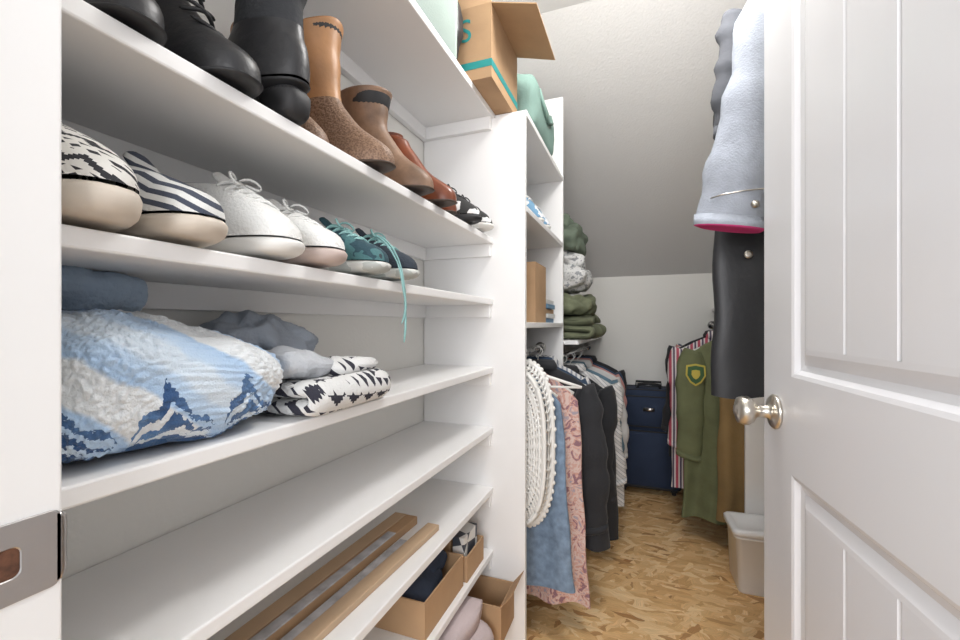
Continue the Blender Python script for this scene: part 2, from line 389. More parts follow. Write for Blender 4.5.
def boot(name,Y,X0,zs,foot,shaft,sole,L=.255,W=.085,Ht=.2,hh=.035,rot=0,point=.0,laces=None,shaftw=.10,lean=0.0,toe=.2,scallop=0.0,wrink=0.0):
    b=MB()
    th=.008
    def Z(x):
        t=max(0,min(1,(x/L-.25)/.4)); t=t*t*(3-2*t); return hh*(1-t)+.002
    n=32
    def fr(xb,xf,dzb,dzf,w,p=.72):
        out=[]
        for q in ring(xb,xf,0,0,w,p=p,toe=toe):
            u=(q[0]-xb)/(xf-xb+1e-6); y=q[1]*(1-point*max(0,u-.6)*1.6)
            out.append((q[0],y,Z(q[0])+dzb+(dzf-dzb)*u))
        return out
    b.loft([fr(.004,L-.006,0,.002,W*.95),fr(0,L,.003,.005,W),fr(0,L,th,th+.002,W)],2)
    b.loft([ring(.008,.062,0,0,W*.66,p=.6,toe=0),ring(.004,.070,hh*.5,hh*.5,W*.70,p=.6,toe=0),ring(.002,.080,hh+.004,hh+.002,W*.82,p=.6,toe=0)],2)
    R=[fr(.002,L-.004,th,th,W*.95),fr(.001,L-.003,th+.016,th+.016,W*.97),fr(.002,L-.014,th+.03,th+.032,W*.90),
       fr(.004,L*.83,th+.042,th+.052,W*.84),fr(.007,L*.70,th+.052,th+.075,W*.80)]
    R.append(ring(.010,L*.60,hh+.066,.105+hh*.4,W*.80,p=.85,toe=.05))
    R.append(ring(.012,L*.53,hh+.082,.125+hh*.4,W*.82,p=.95,toe=0))
    za=.135+hh*.4
    k=len(R)-1
    N=7
    for i in range(1,N+1):
        t=i/N; zz=za+(Ht-za)*t
        xf=L*.51+(shaftw-.02-L*.51+.03)*t
        off=lean*t+.003*math.sin(t*7)+wrink*math.sin(i*2.9)
        r=ring(.012-.004*t+off,max(xf,.115)+off,zz,zz+.004,(W*.84+(shaftw*.85-W*.84)*t),p=1,toe=0)
        if scallop and i>=N-1: r=[(q[0],q[1],q[2]+scallop*(abs(q[1])/(shaftw*.42))**2*-1*(1 if i==N else .4)) for q in r]
        R.append(r)
    ms=[0]*k+[1]*N
    lastb=R[-1]
    cx=sum(q[0] for q in lastb)/n
    R.append([(cx+(q[0]-cx)*.93,q[1]*.93,q[2]-.001) for q in lastb]); ms.append(1)
    R.append([(cx+(q[0]-cx)*.86,q[1]*.84,q[2]-.06) for q in lastb]); ms.append(3)
    b.loft(R,mats=ms+[],cap0=False)
    b.tube([(.012+lean,-.004,Ht-.03),(.003+lean,-.004,Ht),(.004+lean,-.004,Ht+.016),(.004+lean,.006,Ht+.016),(.003+lean,.006,Ht),(.012+lean,.006,Ht-.03)],.0025,1,n=6)
    if laces:
        for i in range(7):
            t=i/6; zz=.064+ (Ht-.09)*t
            x=L*.74-(L*.74-.128)*min(1,t*1.6)
            b.tube([(x-.006,-.024,zz),(x+.004,-.01,zz+.006),(x+.006,.0,zz+.009),(x+.004,.01,zz+.012),(x-.006,.024,zz+.016)],.003,4,n=6)
            b.tube([(x-.006,.024,zz),(x+.005,.01,zz+.006),(x+.007,.0,zz+.009),(x+.005,-.01,zz+.012),(x-.006,-.024,zz+.016)],.003,4,n=6)
        for sg in (-1,1):
            b.tube([(.135,0,Ht-.03),(.15,sg*.025,Ht-.015),(.16,sg*.04,Ht-.04),(.15,sg*.02,Ht-.05),(.137,0,Ht-.035)],.0028,4,n=6)
            b.tube([(.137,0,Ht-.03),(.155,sg*.015,Ht-.06),(.165,sg*.03,Ht-.10)],.0028,4,n=6)
    o=b.obj(name,[foot,shaft,sole,dark,laces or dark],sub=1)
    o.location=(X0,Y,zs+.0005); o.rotation_euler=(0,0,rot); return o
blk=M('black_leather',(.022,.022,.024),.42,bump=.3,bscale=60)
bsuede=M('black_suede',(.028,.03,.034),.85,bump=.4,bscale=140)
tan=M('tan_leather',(.42,.215,.095),.45,var=.2,vscale=18,bump=.2)
snake=pattern('textured_brown_leather','voronoi',[(.13,.07,.045),(.20,.115,.07),(.27,.165,.105)],scale=300,pos=(.3,.55),rough=.55,bump=.5)
brown=M('brown_weathered_leather',(.22,.13,.08),.5,var=.35,vscale=25,bump=.3)
cognac=M('cognac_leather',(.19,.05,.02),.3,var=.2,vscale=20)
solebr=M('dark_brown_sole',(.05,.03,.02),.6)
sz1=SH[0]; XH=-.672
boot('lace_up_boot',.255,XH,sz1,blk,blk,dark,L=.25,W=.082,Ht=.26,hh=.03,laces=dark,rot=.02,wrink=.003)
boot('lace_up_boot',.352,XH,sz1,blk,blk,dark,L=.26,W=.085,Ht=.26,hh=.03,laces=dark,rot=.05,wrink=.003)
boot('black_ankle_boot',.452,-.420,sz1,blk,bsuede,dark,L=.24,W=.080,Ht=.20,hh=.045,rot=pi-.02,shaftw=.105)
boot('tan_western_boot',.640,XH+.014,sz1,snake,tan,solebr,L=.252,W=.092,Ht=.285,hh=.035,rot=.03,point=.3,shaftw=.125,scallop=.02,wrink=.002)
boot('tan_western_boot',.548,XH,sz1,snake,tan,solebr,L=.205,W=.08,Ht=.24,hh=.035,rot=.0,point=.3,shaftw=.10,scallop=.02,wrink=.002)
boot('brown_ankle_boot',.785,XH+.025,sz1,brown,brown,solebr,L=.245,W=.090,Ht=.225,hh=.05,rot=.03,point=.2,shaftw=.13)
boot('cognac_heeled_boot',.895,XH+.015,sz1,cognac,cognac,solebr,L=.262,W=.08,Ht=.18,hh=.06,rot=0,point=.2)
boot('cognac_heeled_boot',.980,XH,sz1,cognac,cognac,solebr,L=.24,W=.074,Ht=.165,hh=.055,rot=0,point=.2)
geoc=geo_print('geometric_canvas',(1,.2,0),(0,.55,1),.022,.016,.9,[(.72,.70,.66),(.03,.03,.035)],thr=.58,band=(.5,.6))
strp=geo_print('striped_knit',(1,0,0),(.35,.25,1),.06,.0125,.7,[(.70,.70,.68),(.06,.07,.10)],thr=.52,steps=40)
creamsole=M('cream_rubber_sole',(.60,.53,.45),.55,bump=.1)
whiteknit=M('white_knit',(.80,.80,.78),.85,bump=.6,bscale=260)
whitesole=M('white_foam_sole',(.76,.75,.72),.5)
tealknit=pattern('dark_teal_knit','noise',[(.02,.06,.08),(.06,.16,.17),(.03,.04,.05)],scale=30,pos=(.48,.6),rough=.8,bump=.5)
navyknit=M('charcoal_knit',(.025,.035,.05),.85,bump=.5,bscale=260)
aqua=M('aqua_lace',(.25,.46,.45),.7)
greylin=M('grey_lining',(.25,.26,.28),.9)
greysole=pattern('grey_marbled_sole','noise',[(.42,.44,.42),(.62,.63,.6)],scale=30,pos=(.5,),rough=.6)
pinksole=M('beige_pink_sole',(.52,.42,.38),.55)
s2=SH[1]
sneaker('geometric_slip_on_shoe',.228,XH,s2,geoc,creamsole,greylin,L=.262,W=.088,sh=.038,rot=.0,hi=1.1)
sneaker('striped_slip_on_shoe',.320,XH,s2,strp,creamsole,greylin,L=.262,W=.090,sh=.030,rot=-.03,hi=.95)
sneaker('white_knit_sneaker',.412,XH,s2,whiteknit,whitesole,greylin,whiteknit,L=.262,W=.092,sh=.028,rot=.06,pull=True,hi=1.15)
sneaker('white_knit_sneaker',.508,XH,s2,whiteknit,pinksole,greylin,whiteknit,L=.262,W=.09,sh=.030,rot=.02,hi=.95)
sneaker('running_shoe',.606,XH,s2,tealknit,greysole,greylin,aqua,L=.268,W=.092,sh=.026,rot=.08,hi=.95)
rs=sneaker('running_shoe',.708,XH,s2,navyknit,greysole,greylin,aqua,L=.268,W=.092,sh=.026,rot=.08,hi=.98)
b=MB()
b.tube([(.16,0,.10),(.20,-.015,.09),(.235,-.035,.06),(.258,-.048,.02),(.268,-.056,-.02),(.262,-.044,-.055),(.270,-.058,-.09),(.262,-.050,-.118)],.0024,n=6)
b.tube([(.16,0,.10),(.205,-.03,.085),(.245,-.06,.05),(.270,-.075,.012),(.268,-.066,-.02),(.270,-.050,-.05),(.262,-.062,-.085)],.0024,n=6)
b.obj('hanging_laces',[aqua],parent=rs,sub=1)
bw=pattern('black_white_sneaker_print','wave',[(.03,.03,.03),(.7,.7,.7)],scale=11,rot=(.3,.4,1.2),pos=(.55,),dist=8,rough=.8)
sneaker('black_white_sneaker',1.085,XH,sz1,bw,dark,dark,dark,L=.262,W=.088,rot=.03,hi=1.15)
sneaker('black_white_sneaker',1.19,XH,sz1,bw,whitesole,dark,dark,L=.262,W=.088,rot=.0,hi=1.15)
# ------------------------------------------------------------------ textiles on shelf 3
def sherpa():
    m=bpy.data.materials.new('sherpa_fleece'); m.use_nodes=True; nt=m.node_tree; bs=nt.nodes['Principled BSDF']; bs.inputs['Roughness'].default_value=1.0
    bs.inputs['Specular IOR Level'].default_value=.1
    bs.inputs['Sheen Weight'].default_value=.3
    tc=nt.nodes.new('ShaderNodeTexCoord'); 
    sep=nt.nodes.new('ShaderNodeSeparateXYZ'); nt.links.new(tc.outputs['Object'],sep.inputs[0])
    def ma(op,a,c=None,d=None):
        n=nt.nodes.new('ShaderNodeMath'); n.operation=op
        for i,x in enumerate((a,c,d)):
            if x is None: continue
            if isinstance(x,(int,float)): n.inputs[i].default_value=x
            else: nt.links.new(x,n.inputs[i])
        return n.outputs[0]
    def nz(sc,de=2):
        n=nt.nodes.new('ShaderNodeTexNoise'); n.inputs['Scale'].default_value=sc; n.inputs['Detail'].default_value=de
        nt.links.new(tc.outputs['Object'],n.inputs['Vector']); return n.outputs['Fac']
    n=nz(22,2); fuzz=nz(190,2)
    yy=ma('ADD',sep.outputs[1],ma('MULTIPLY',n,.014)); yy=ma('ADD',yy,ma('MULTIPLY',fuzz,.006)); zz=ma('ADD',sep.outputs[2],ma('MULTIPLY',fuzz,.012))
    # zigzag leaf border rising from the hem, with pale veins
    t1=ma('PINGPONG',ma('ADD',ma('MULTIPLY',yy,11.5),ma('MULTIPLY',zz,3)),.5)
    t2=ma('PINGPONG',ma('ADD',ma('MULTIPLY',yy,34),ma('MULTIPLY',zz,10)),.5)
    edge=ma('ADD',ma('MULTIPLY',t1,.115),ma('MULTIPLY',t2,.030))
    hgt=ma('SUBTRACT',zz,.970)
    nf=ma('LESS_THAN',hgt,edge)
    v1=ma('LESS_THAN',ma('ABSOLUTE',ma('SUBTRACT',hgt,ma('MULTIPLY',edge,.62))),.0045)
    v2=ma('LESS_THAN',ma('ABSOLUTE',ma('SUBTRACT',hgt,ma('MULTIPLY',edge,.25))),.0035)
    nf=ma('MULTIPLY',nf,ma('SUBTRACT',1,ma('MAXIMUM',v1,v2)))
    r0=nt.nodes.new('ShaderNodeValToRGB'); c0=r0.color_ramp
    c0.elements[0].position=.40; c0.elements[0].color=(.045,.10,.23,1); c0.elements[1].position=.62; c0.elements[1].color=(.12,.23,.42,1)
    nt.links.new(n,r0.inputs['Fac'])
    sw_=ma('PINGPONG',ma('ADD',ma('ADD',ma('MULTIPLY',sep.outputs[1],5.2),ma('MULTIPLY',sep.outputs[2],6.5)),ma('MULTIPLY',n,.22)),.5)
    r=nt.nodes.new('ShaderNodeValToRGB'); cr=r.color_ramp
    cr.elements[0].position=.13; cr.elements[0].color=(.76,.79,.81,1); cr.elements[1].position=.17; cr.elements[1].color=(.42,.58,.79,1)
    e=cr.elements.new(.36); e.color=(.52,.66,.83,1); e=cr.elements.new(.42); e.color=(.66,.75,.84,1)
    nt.links.new(sw_,r.inputs['Fac'])
    mx=nt.nodes.new('ShaderNodeMix'); mx.data_type='RGBA'
    nt.links.new(nf,mx.inputs[0]); nt.links.new(r.outputs['Color'],mx.inputs[6]); nt.links.new(r0.outputs['Color'],mx.inputs[7]); nt.links.new(mx.outputs[2],bs.inputs['Base Color'])
    bp=nt.nodes.new('ShaderNodeBump'); bp.inputs['Strength'].default_value=.6; bp.inputs['Distance'].default_value=.003
    nt.links.new(nz(480,3),bp.inputs['Height']); nt.links.new(bp.outputs['Normal'],bs.inputs['Normal'])
    return m
s3=SH[2]+.0005
shm=sherpa()
b=MB()
b.slab((-.551,.330,s3+.066),(.220,.242,.132),e=.5,amp=.014,fr=10,seed=1,nu=420,nv=190,zf=lambda x,y:1.12-.40*max(0,y-.25)-.12*max(0,x-.55),tuft=.0034,tfr=130)
b.slab((-.570,.285,s3+.120),(.16,.150,.050),e=.6,amp=.012,fr=12,seed=2,nu=260,nv=90,tuft=.0034,tfr=130)
b.obj('sherpa_blanket',[shm])
b=MB()
b.slab((-.625,.275,s3+.173),(.095,.15,.05),e=.65,amp=.020,fr=18,seed=3,nu=180,nv=60,tuft=.0015)
b.slab((-.63,.26,s3+.198),(.07,.09,.03),e=.65,amp=.014,fr=22,seed=8,nu=120,nv=40,tuft=.0015)
b.obj('blue_fleece_throw',[M('dusty_blue_fleece',(.30,.38,.48),.95,bump=.6,bscale=200,var=.15)])
greyf=M('grey_blue_fleece',(.36,.40,.46),.95,bump=.5,bscale=200,var=.12)
b=MB()
b.fold((-.608,.565,s3),.115,.18,.070,2,seed=4,amp=.008)
b.slab((-.605,.550,s3+.108),(.125,.19,.080),e=.7,amp=.026,fr=17,seed=5,nu=180,nv=70,zf=lambda x,y:1.15-.3*y,tuft=.0012)
b.obj('grey_sweatshirt',[greyf])
aztec=geo_print('grey_white_geometric_knit',(0,1,.2),(1,.15,1),.040,.056,.8,[(.70,.70,.69),(.03,.03,.045)],thr=.66,band=(1,.6),bump=.6,steps=8)
greyknit=M('pale_grey_knit',(.50,.52,.55),.95,bump=.5,bscale=220,var=.1)
b=MB()
b.fold((-.488,.565,s3),.095,.205,.054,2,seed=6,amp=.006,rot=.03,mi=0)
b.slab((-.498,.535,s3+.070),(.095,.145,.042),e=.6,amp=.014,fr=17,seed=7,nu=120,nv=44,mi=1,zf=lambda x,y:1.3-.7*y,tuft=.0012)
b.slab((-.486,.600,s3+.062),(.095,.12,.026),e=.6,amp=.010,fr=17,seed=17,nu=90,nv=30,mi=0)
b.obj('patterned_knit_blanket',[aztec,greyknit])
# ------------------------------------------------------------------ shelf 5 long boxes
card=M('cardboard',(.46,.29,.16),.8,var=.08,vscale=12,bump=.1)
card2=M('cardboard_light',(.52,.37,.24),.8,var=.06,vscale=10)
glossgrey=M('grey_plastic_sleeve',(.48,.48,.50),.25,var=.3,vscale=30)
tealp=M('teal_print',(.02,.28,.27),.6)
s5=SH[4]+.0005
def rotbox(name,c,size,ang,mat,bevel=.0015,parent=None):
    b=MB(); b.box((-size[0]/2,-size[1]/2,0),(size[0]/2,size[1]/2,size[2]))
    o=b.obj(name,[mat],bevel=bevel,parent=parent); o.location=c; o.rotation_euler=(0,0,ang); return o
lb=empty('long_cardboard_box',(-.578,.60,s5),-.02)
rotbox('body',(0,0,0),(.06,.74,.020),0,card,parent=lb); rotbox('lid_flap',(-.012,0,.0202),(.034,.73,.003),.01,card2,parent=lb); rotbox('plastic_sleeve',(.020,-.04,.0202),(.022,.62,.003),0,glossgrey,parent=lb)
lb=empty('flat_shipping_carton',(-.510,.60,s5),-.03)
rotbox('body',(.010,0,0),(.032,.72,.014),0,card2,parent=lb); rotbox('clear_wrap',(-.018,-.03,0),(.022,.60,.010),.0,glossgrey,parent=lb)
# ------------------------------------------------------------------ open boxes, shelves 6 and 7
def openbox(name,c,size,ang,mat,flaps=(),t=.004,extra=None):
    e=empty(name,c,ang); b=MB(); sx,sy,sz=size; hx,hy=sx/2,sy/2
    b.box((-hx,-hy,0),(hx,hy,t)); b.box((-hx,-hy,t),(-hx+t,hy,sz)); b.box((hx-t,-hy,t),(hx,hy,sz))
    b.box((-hx+t,-hy,t),(hx-t,-hy+t,sz)); b.box((-hx+t,hy-t,t),(hx-t,hy,sz))
    b.obj('walls',[mat],parent=e)
    b=MB()
    for side,l,an in flaps:
        ca,sa=math.cos(an),math.sin(an)
        if side in('+x','-x'):
            g=1 if side=='+x' else -1
            q=[(g*hx,-hy,sz),(g*hx,hy,sz),(g*(hx+l*ca),hy,sz+l*sa),(g*(hx+l*ca),-hy,sz+l*sa)]
        else:
            g=1 if side=='+y' else -1
            q=[(-hx,g*hy,sz),(hx,g*hy,sz),(hx,g*(hy+l*ca),sz+l*sa),(-hx,g*(hy+l*ca),sz+l*sa)]
        b.loft([q,[(p[0],p[1],p[2]+t*.8) for p in q]],sm=False)
    if flaps: b.obj('flaps',[mat],parent=e)
    return e
s6=SH[5]+.0005
e=openbox('shoe_box',(-.555,.96,s6),(.20,.22,.085),0,card)
denim=M('denim',(.20,.28,.39),.9,var=.25,vscale=40,bump=.5,bscale=300)
ddenim=M('dark_navy_cloth',(.03,.04,.065),.9,var=.2,bump=.4)
b=MB(); b.slab((0,-.02,.055),(.17,.15,.10),e=.6,amp=.015,fr=16,seed=11); b.slab((.02,.04,.09),(.10,.09,.06),e=.7,amp=.012,fr=20,seed=12); b.obj('folded_jeans',[ddenim],parent=e)
e=openbox('small_parts_box',(-.545,1.15,s6),(.19,.13,.07),0,card)
lab=pattern('printed_label','brick',[(.75,.74,.72),(.06,.07,.09)],scale=18,rot=(.2,.3,.4),rough=.5)
b=MB()
lmats=[lab,M('matte_black_carton',(.04,.04,.045),.5),M('offwhite_carton',(.66,.63,.58),.6),card]
for i in range(4):
    x=-.085+.043*i
    b.box((x,-.05,.006),(x+.036,.05,.10+.012*(i%2)),(1,2,3,0)[i])
b.obj('small_boxes',lmats,parent=e,bevel=.001)
s7=SH[6]+.0005
pk=M('blush_fleece',(.60,.50,.50),.95,bump=.5,bscale=180,var=.08)
b=MB(); b.fold((-.515,.98,s7),.20,.28,.15,3,seed=13,amp=.016)
b.obj('blush_folded_blanket',[pk])
e=openbox('brown_carton',(-.48,1.205,s7),(.22,.13,.11),0,card,flaps=(('+x',.05,.9),))
# ------------------------------------------------------------------ top shelf
ts=1.7655
mint=M('mint_grey_canvas',(.33,.40,.365),.85,bump=.4,bscale=250,var=.06)
e=empty('fabric_storage_bin',(-.562,.84,ts),0)
b=MB(); rr=[]
for z,k in ((0,.95),(.01,.99),(.13,1.0),(.30,1.03),(.305,1.02),(.30,.98),(.02,.94)):
    rr.append([(math.copysign(min(1,abs(math.cos(a))*3.0)**.9,math.cos(a))*.118*k,math.copysign(min(1,abs(math.sin(a))*3.0)**.9,math.sin(a))*.165*k,z) for a in [2*pi*j/64+.01 for j in range(64)]])
b.loft(rr,0); b.obj('bin_body',[mint],parent=e)
b=MB(); b.tube([(.122,-.05,.2),(.135,-.045,.17),(.137,0,.155),(.135,.045,.17),(.122,.05,.2)],.007); b.obj('bin_handle',[mint],parent=e)
b=MB(); b.slab((-.555,1.052,ts+.125),(.2,.055,.25),e=.6,amp=.01,seed=20); b.tube([(-.555+.06*math.cos(a),1.052,ts+.24+.07*math.sin(a)) for a in [pi*i/10 for i in range(11)]],.006); b.obj('black_handbag',[blk])
e=openbox('open_cardboard_box',(-.515,1.222,ts),(.265,.255,.200),0,card,flaps=(('+x',.13,-.28),('-y',.08,1.9),('-x',.12,1.2)))
b=MB(); b.box((-.134,-.1285,.03),(.134,-.1275,.05)); b.box((.1325,-.1275,.03),(.1335,.1275,.05)); b.obj('teal_band',[tealp],parent=e)
cu=bpy.data.curves.new('printed_letter','FONT'); cu.body='S'; cu.size=.09; cu.extrude=.0004; cu.materials.append(tealp)
lt=bpy.data.objects.new('printed_letter',cu); bpy.context.scene.collection.objects.link(lt); lt.parent=e; lt.location=(.035,-.1285,.11); lt.rotation_euler=(pi/2,0,0)
sage=M('sage_green_fabric',(.20,.31,.27),.85,bump=.3,bscale=200,var=.08)
e=empty('sage_tote_bag')
b=MB(); b.slab((-.46,1.59,ts+.095),(.25,.36,.19),e=.3,amp=.010,fr=9,seed=21,nu=70,nv=30,zf=lambda x,y:1.12-.25*y); b.obj('bag_body',[sage],parent=e)
b=MB(); b.tube([(-.34,1.49,ts+.16),(-.328,1.50,ts+.11),(-.326,1.58,ts+.08),(-.328,1.66,ts+.11),(-.34,1.68,ts+.15)],.006); b.obj('bag_handle',[sage],parent=e)
# tall unit items
bs_=pattern('blue_white_sneaker','noise',[(.16,.32,.48),(.75,.77,.8)],scale=25,pos=(.5,),rough=.8)
sneaker('blue_white_sneaker',1.58,-.602,1.4645,bs_,whitesole,greylin,whiteknit,L=.26,W=.09,hi=1.7)
sneaker('blue_white_sneaker',1.70,-.602,1.4645,bs_,whitesole,greylin,whiteknit,L=.26,W=.09,hi=1.7)
e=openbox('upright_carton',(-.48,1.60,1.0995),(.24,.18,.22),0,card)
b=MB()
for i,(w,h) in enumerate(((.02,.21),(.025,.235),(.018,.20),(.03,.23))): b.box((-.09+i*.04,-.07,.006),(-.09+i*.04+w,.07,h),(1,2,0,2)[i])
b.obj('books',lmats,parent=e,bevel=.001)
e=empty('paper_stack',(-.47,1.82,1.0995)); 
b=MB()
for i in range(5): b.box((-.1,-.08,.02*i),(.1+.006*(i%2),.08,.02*i+.018),i%3)
b.obj('booklets',[M('booklet_blue',(.12,.25,.4),.5),M('booklet_white',(.7,.7,.68),.6),card],parent=e,bevel=.001)
# ------------------------------------------------------------------ folded stacks on back shelf
olive=M('olive_cotton',(.15,.165,.10),.9,var=.3,vscale=10,bump=.4,bscale=160)
camo=pattern('grey_white_print','noise',[(.28,.29,.30),(.64,.64,.63),(.48,.49,.48)],scale=55,pos=(.42,.62),rough=.9)
z=1.0195
b=MB()
b.fold((-.40,2.25,z),.34,.40,.115,3,seed=30,amp=.035,bulge=.07)
b.slab((-.395,2.26,z+.118+.052),(.34,.39,.105),e=.55,amp=.05,fr=10,seed=33,nu=110,nv=46,rot=.06)
b.obj('folded_olive_trousers',[olive])
b=MB()
b.slab((-.41,2.25,z+.235+.065),(.31,.37,.13),e=.55,amp=.035,fr=10,seed=40,nu=90,nv=40)
b.slab((-.42,2.24,z+.235+.165),(.28,.33,.10),e=.6,amp=.040,fr=11,seed=43,nu=90,nv=40)
b.obj('folded_print_blanket',[camo])
b=MB()
b.slab((-.43,2.23,z+.455+.05),(.31,.33,.13),e=.6,amp=.06,fr=9,seed=52,nu=90,nv=46)
b.slab((-.45,2.20,z+.56),(.24,.24,.16),e=.8,amp=.07,fr=10,seed=55,nu=90,nv=46)
b.obj('crumpled_olive_jacket',[M('olive_jacket_cloth',(.15,.19,.14),.9,var=.3,vscale=8,bump=.3)])
# ------------------------------------------------------------------ hanging clothes
plastic=M('white_plastic',(.82,.81,.78),.4)
def hanger(b,x,y,zr,hw,mi,drop=.09):
    hook=[(x+.0+.018*math.sin(a),y,zr+.0+.018*math.cos(a)) for a in [pi-.0-2*pi*.75*i/12 for i in range(13)]]
    b.tube([(x,y,zr-.05),(x,y,zr-.03)]+[tuple(h) for h in hook],.0022,mi,n=6)
    b.tube([(x-hw,y,zr-.05-drop),(x-hw*.5,y,zr-.05-drop*.42),(x,y,zr-.045),(x+hw*.5,y,zr-.05-drop*.42),(x+hw,y,zr-.05-drop)],.005,mi,n=8)
    b.tube([(x-hw,y,zr-.05-drop),(x,y,zr-.055-drop),(x+hw,y,zr-.05-drop)],.004,mi,n=8)
def garment(name,mat,x,y,zr,zb,hw,hb,th=.035,seed=1,sleeves=None,hmat=None,fold=.012,k=9,collar=True,lining=None,skew=0,sy=0,slfold=1.0,sltop=.86):
    root=empty(name)
    b=MB(); n=72; nz=26; zt=zr-.055
    rings=[]
    for i in range(nz+1):
        t=i/nz; 
        if t<.10: w=.055+(hw-.055)*(t/.10)**.8
        else: w=hw+(hb-hw)*((t-.10)/.9)
        tk=.018+(th-.018)*min(1,t*3)
        if t<.1: zz=zt-.10*(t/.1)*min(1,(zt-zb)/.7)
        else: zz=zt-.10+( (zb-zt+.10))*((t-.1)/.9)
        r=[]
        for j in range(n):
            a=2*pi*j/n; c,s=math.cos(a),math.sin(a)
            ex=math.copysign(abs(c)**.8,c)*w
            f=math.sin(k*ex/hw+seed*2.1+1.2*noise.noise(Vector((ex*4,seed,t*2))))*fold*min(1,t*1.6)
            nz_=noise.noise(Vector((ex*9,zz*6,seed*5.)))*.008*min(1,t*4)
            ey=math.copysign(abs(s)**.6,s)*tk*.5+f+nz_*(1 if s>0 else -1)
            edge=noise.noise(Vector((seed*3.,zz*5,1.)))*.014*min(1,t*3)
            r.append((x+ex+edge*c+skew*t,y+ey+sy*t,zz+(.006*math.sin(ex*30+seed) if i==nz else 0)))
        rings.append(r)
    b.loft(rings,0,cap0=True,cap1=False)
    last=rings[-1]; b.loft([last,[(x+skew+(p[0]-x-skew)*.97,y+sy+(p[1]-y-sy)*.8,p[2]+.03) for p in last]],1,False,False)
    if sleeves:
        for sg in (-1,1):
            ln,sw_,out=sleeves; rr=[]
            for i in range(23):
                t=i/22
                cx=x+sg*(hw*sltop+out*t+.01*slfold*math.sin(t*6+seed)); cz=zt-.07-ln*t; cy=y-.012-.02*math.sin(t*pi)+sy*t*.5
                w=sw_*(1-.20*t)*(min(1,.55+t*3)); dd=.028*(1-.2*t)+.008
                wr=1+(.08*math.sin(t*23+seed)+.04*math.sin(t*41))*slfold
                rr.append([(cx+math.cos(a)*w*wr,cy+math.sin(a)*dd*wr,cz+(.012*math.cos(a)*sg)) for a in [2*pi*j/24 for j in range(24)]])
            b.loft(rr,0,True,False)
            l=rr[-1]; cx=sum(p[0] for p in l)/24; cy=sum(p[1] for p in l)/24
            b.loft([l,[(p[0]*1.0+(p[0]-cx)*.04,p[1]+(p[1]-cy)*.04,p[2]+.004) for p in l],[(cx+(p[0]-cx)*1.06,cy+(p[1]-cy)*1.06,p[2]-.022) for p in l],[(cx+(p[0]-cx)*.9,cy+(p[1]-cy)*.9,p[2]-.028) for p in l],[(cx+(p[0]-cx)*.82,cy+(p[1]-cy)*.8,p[2]+.04) for p in l]],mats=[0,0,1,1],cap0=False,cap1=False)
    if collar:
        rr=[]
        for i,(w,d,z) in enumerate(((.075,.03,-.012),(.078,.034,.0),(.066,.03,.022),(.060,.026,.024),(.055,.02,.004))):
            rr.append([(x+math.cos(a)*w,y-.002+math.sin(a)*d,zt+z) for a in [2*pi*j/24 for j in range(24)]])
        b.loft(rr,0,False,False)
    b.obj('cloth',[mat,lining or mat],parent=root)
    b=MB(); hanger(b,x,y,zr,hw*.93,0); b.obj('hanger',[hmat or plastic],parent=root)
    return root
def floral():
    m=bpy.data.materials.new('coral_floral_print'); m.use_nodes=True; nt=m.node_tree; bs=nt.nodes['Principled BSDF']; bs.inputs['Roughness'].default_value=.9
    tc=nt.nodes.new('ShaderNodeTexCoord')
    n=nt.nodes.new('ShaderNodeTexNoise'); n.inputs['Scale'].default_value=30; n.inputs['Detail'].default_value=4; n.inputs['Distortion'].default_value=1.5; nt.links.new(tc.outputs['Object'],n.inputs['Vector'])
    r=nt.nodes.new('ShaderNodeValToRGB'); cr=r.color_ramp; cr.interpolation='CONSTANT'
    cr.elements[0].position=0; cr.elements[0].color=(.30,.16,.19,1); cr.elements[1].position=.40; cr.elements[1].color=(.60,.34,.28,1)
    for p,c in ((.47,(.68,.52,.47)),(.55,(.64,.39,.33)),(.62,(.38,.34,.40))):
        e=cr.elements.new(p); e.color=(*c,1)
    nt.links.new(n.outputs['Fac'],r.inputs['Fac']); nt.links.new(r.outputs['Color'],bs.inputs['Base Color']); return m
coral=floral()
plaid=pattern('pink_plaid','wave',[(.45,.08,.12),(.72,.66,.66),(.10,.08,.12)],scale=9,pos=(.3,.85),rough=.9)
gplaid=pattern('grey_plaid','wave',[(.60,.59,.58),(.20,.22,.26),(.74,.73,.72)],scale=12,rot=(0,.8,0),pos=(.4,.6),rough=.9)
stripe=pattern('pale_stripe','wave',[(.70,.69,.68),(.30,.32,.36)],scale=16,pos=(.65,),rough=.9)
blackc=M('black_cloth',(.02,.021,.025),.85,bump=.3,bscale=140,sheen=.1)
navyc=M('navy_cloth',(.03,.06,.11),.85,bump=.3,bscale=140)
greyc=M('pale_grey_cloth',(.58,.57,.56),.9,bump=.3,var=.1)
rust=M('dusty_rose_cloth',(.50,.26,.24),.9,bump=.3,var=.15)
teal_c=M('slate_blue_cloth',(.12,.20,.26),.9,bump=.3,var=.15)
R1=.985; R2=.93
garment('denim_skirt',denim,-.440,1.465,R1,.19,.18,.230,th=.05,seed=2,fold=.016,k=6,collar=False)
garment('floral_dress',coral,-.415,1.55,R1,.11,.20,.245,th=.055,seed=3,fold=.018,k=8,collar=False,sy=-.02)
garment('black_coat',blackc,-.385,1.660,R1,.26,.225,.275,th=.070,seed=4,sleeves=(.52,.06,.025),fold=.016)
garment('navy_blazer',navyc,-.42,1.785,R1,.32,.22,.24,th=.045,seed=5,sleeves=(.5,.05,.01))
garment('striped_shirt',stripe,-.42,1.87,R1,.36,.21,.235,th=.04,seed=6,sleeves=(.45,.045,.01))
garment('black_robe',blackc,-.35,2.03,R2,.12,.22,.255,th=.07,seed=7,sleeves=(.5,.05,.01),fold=.016)
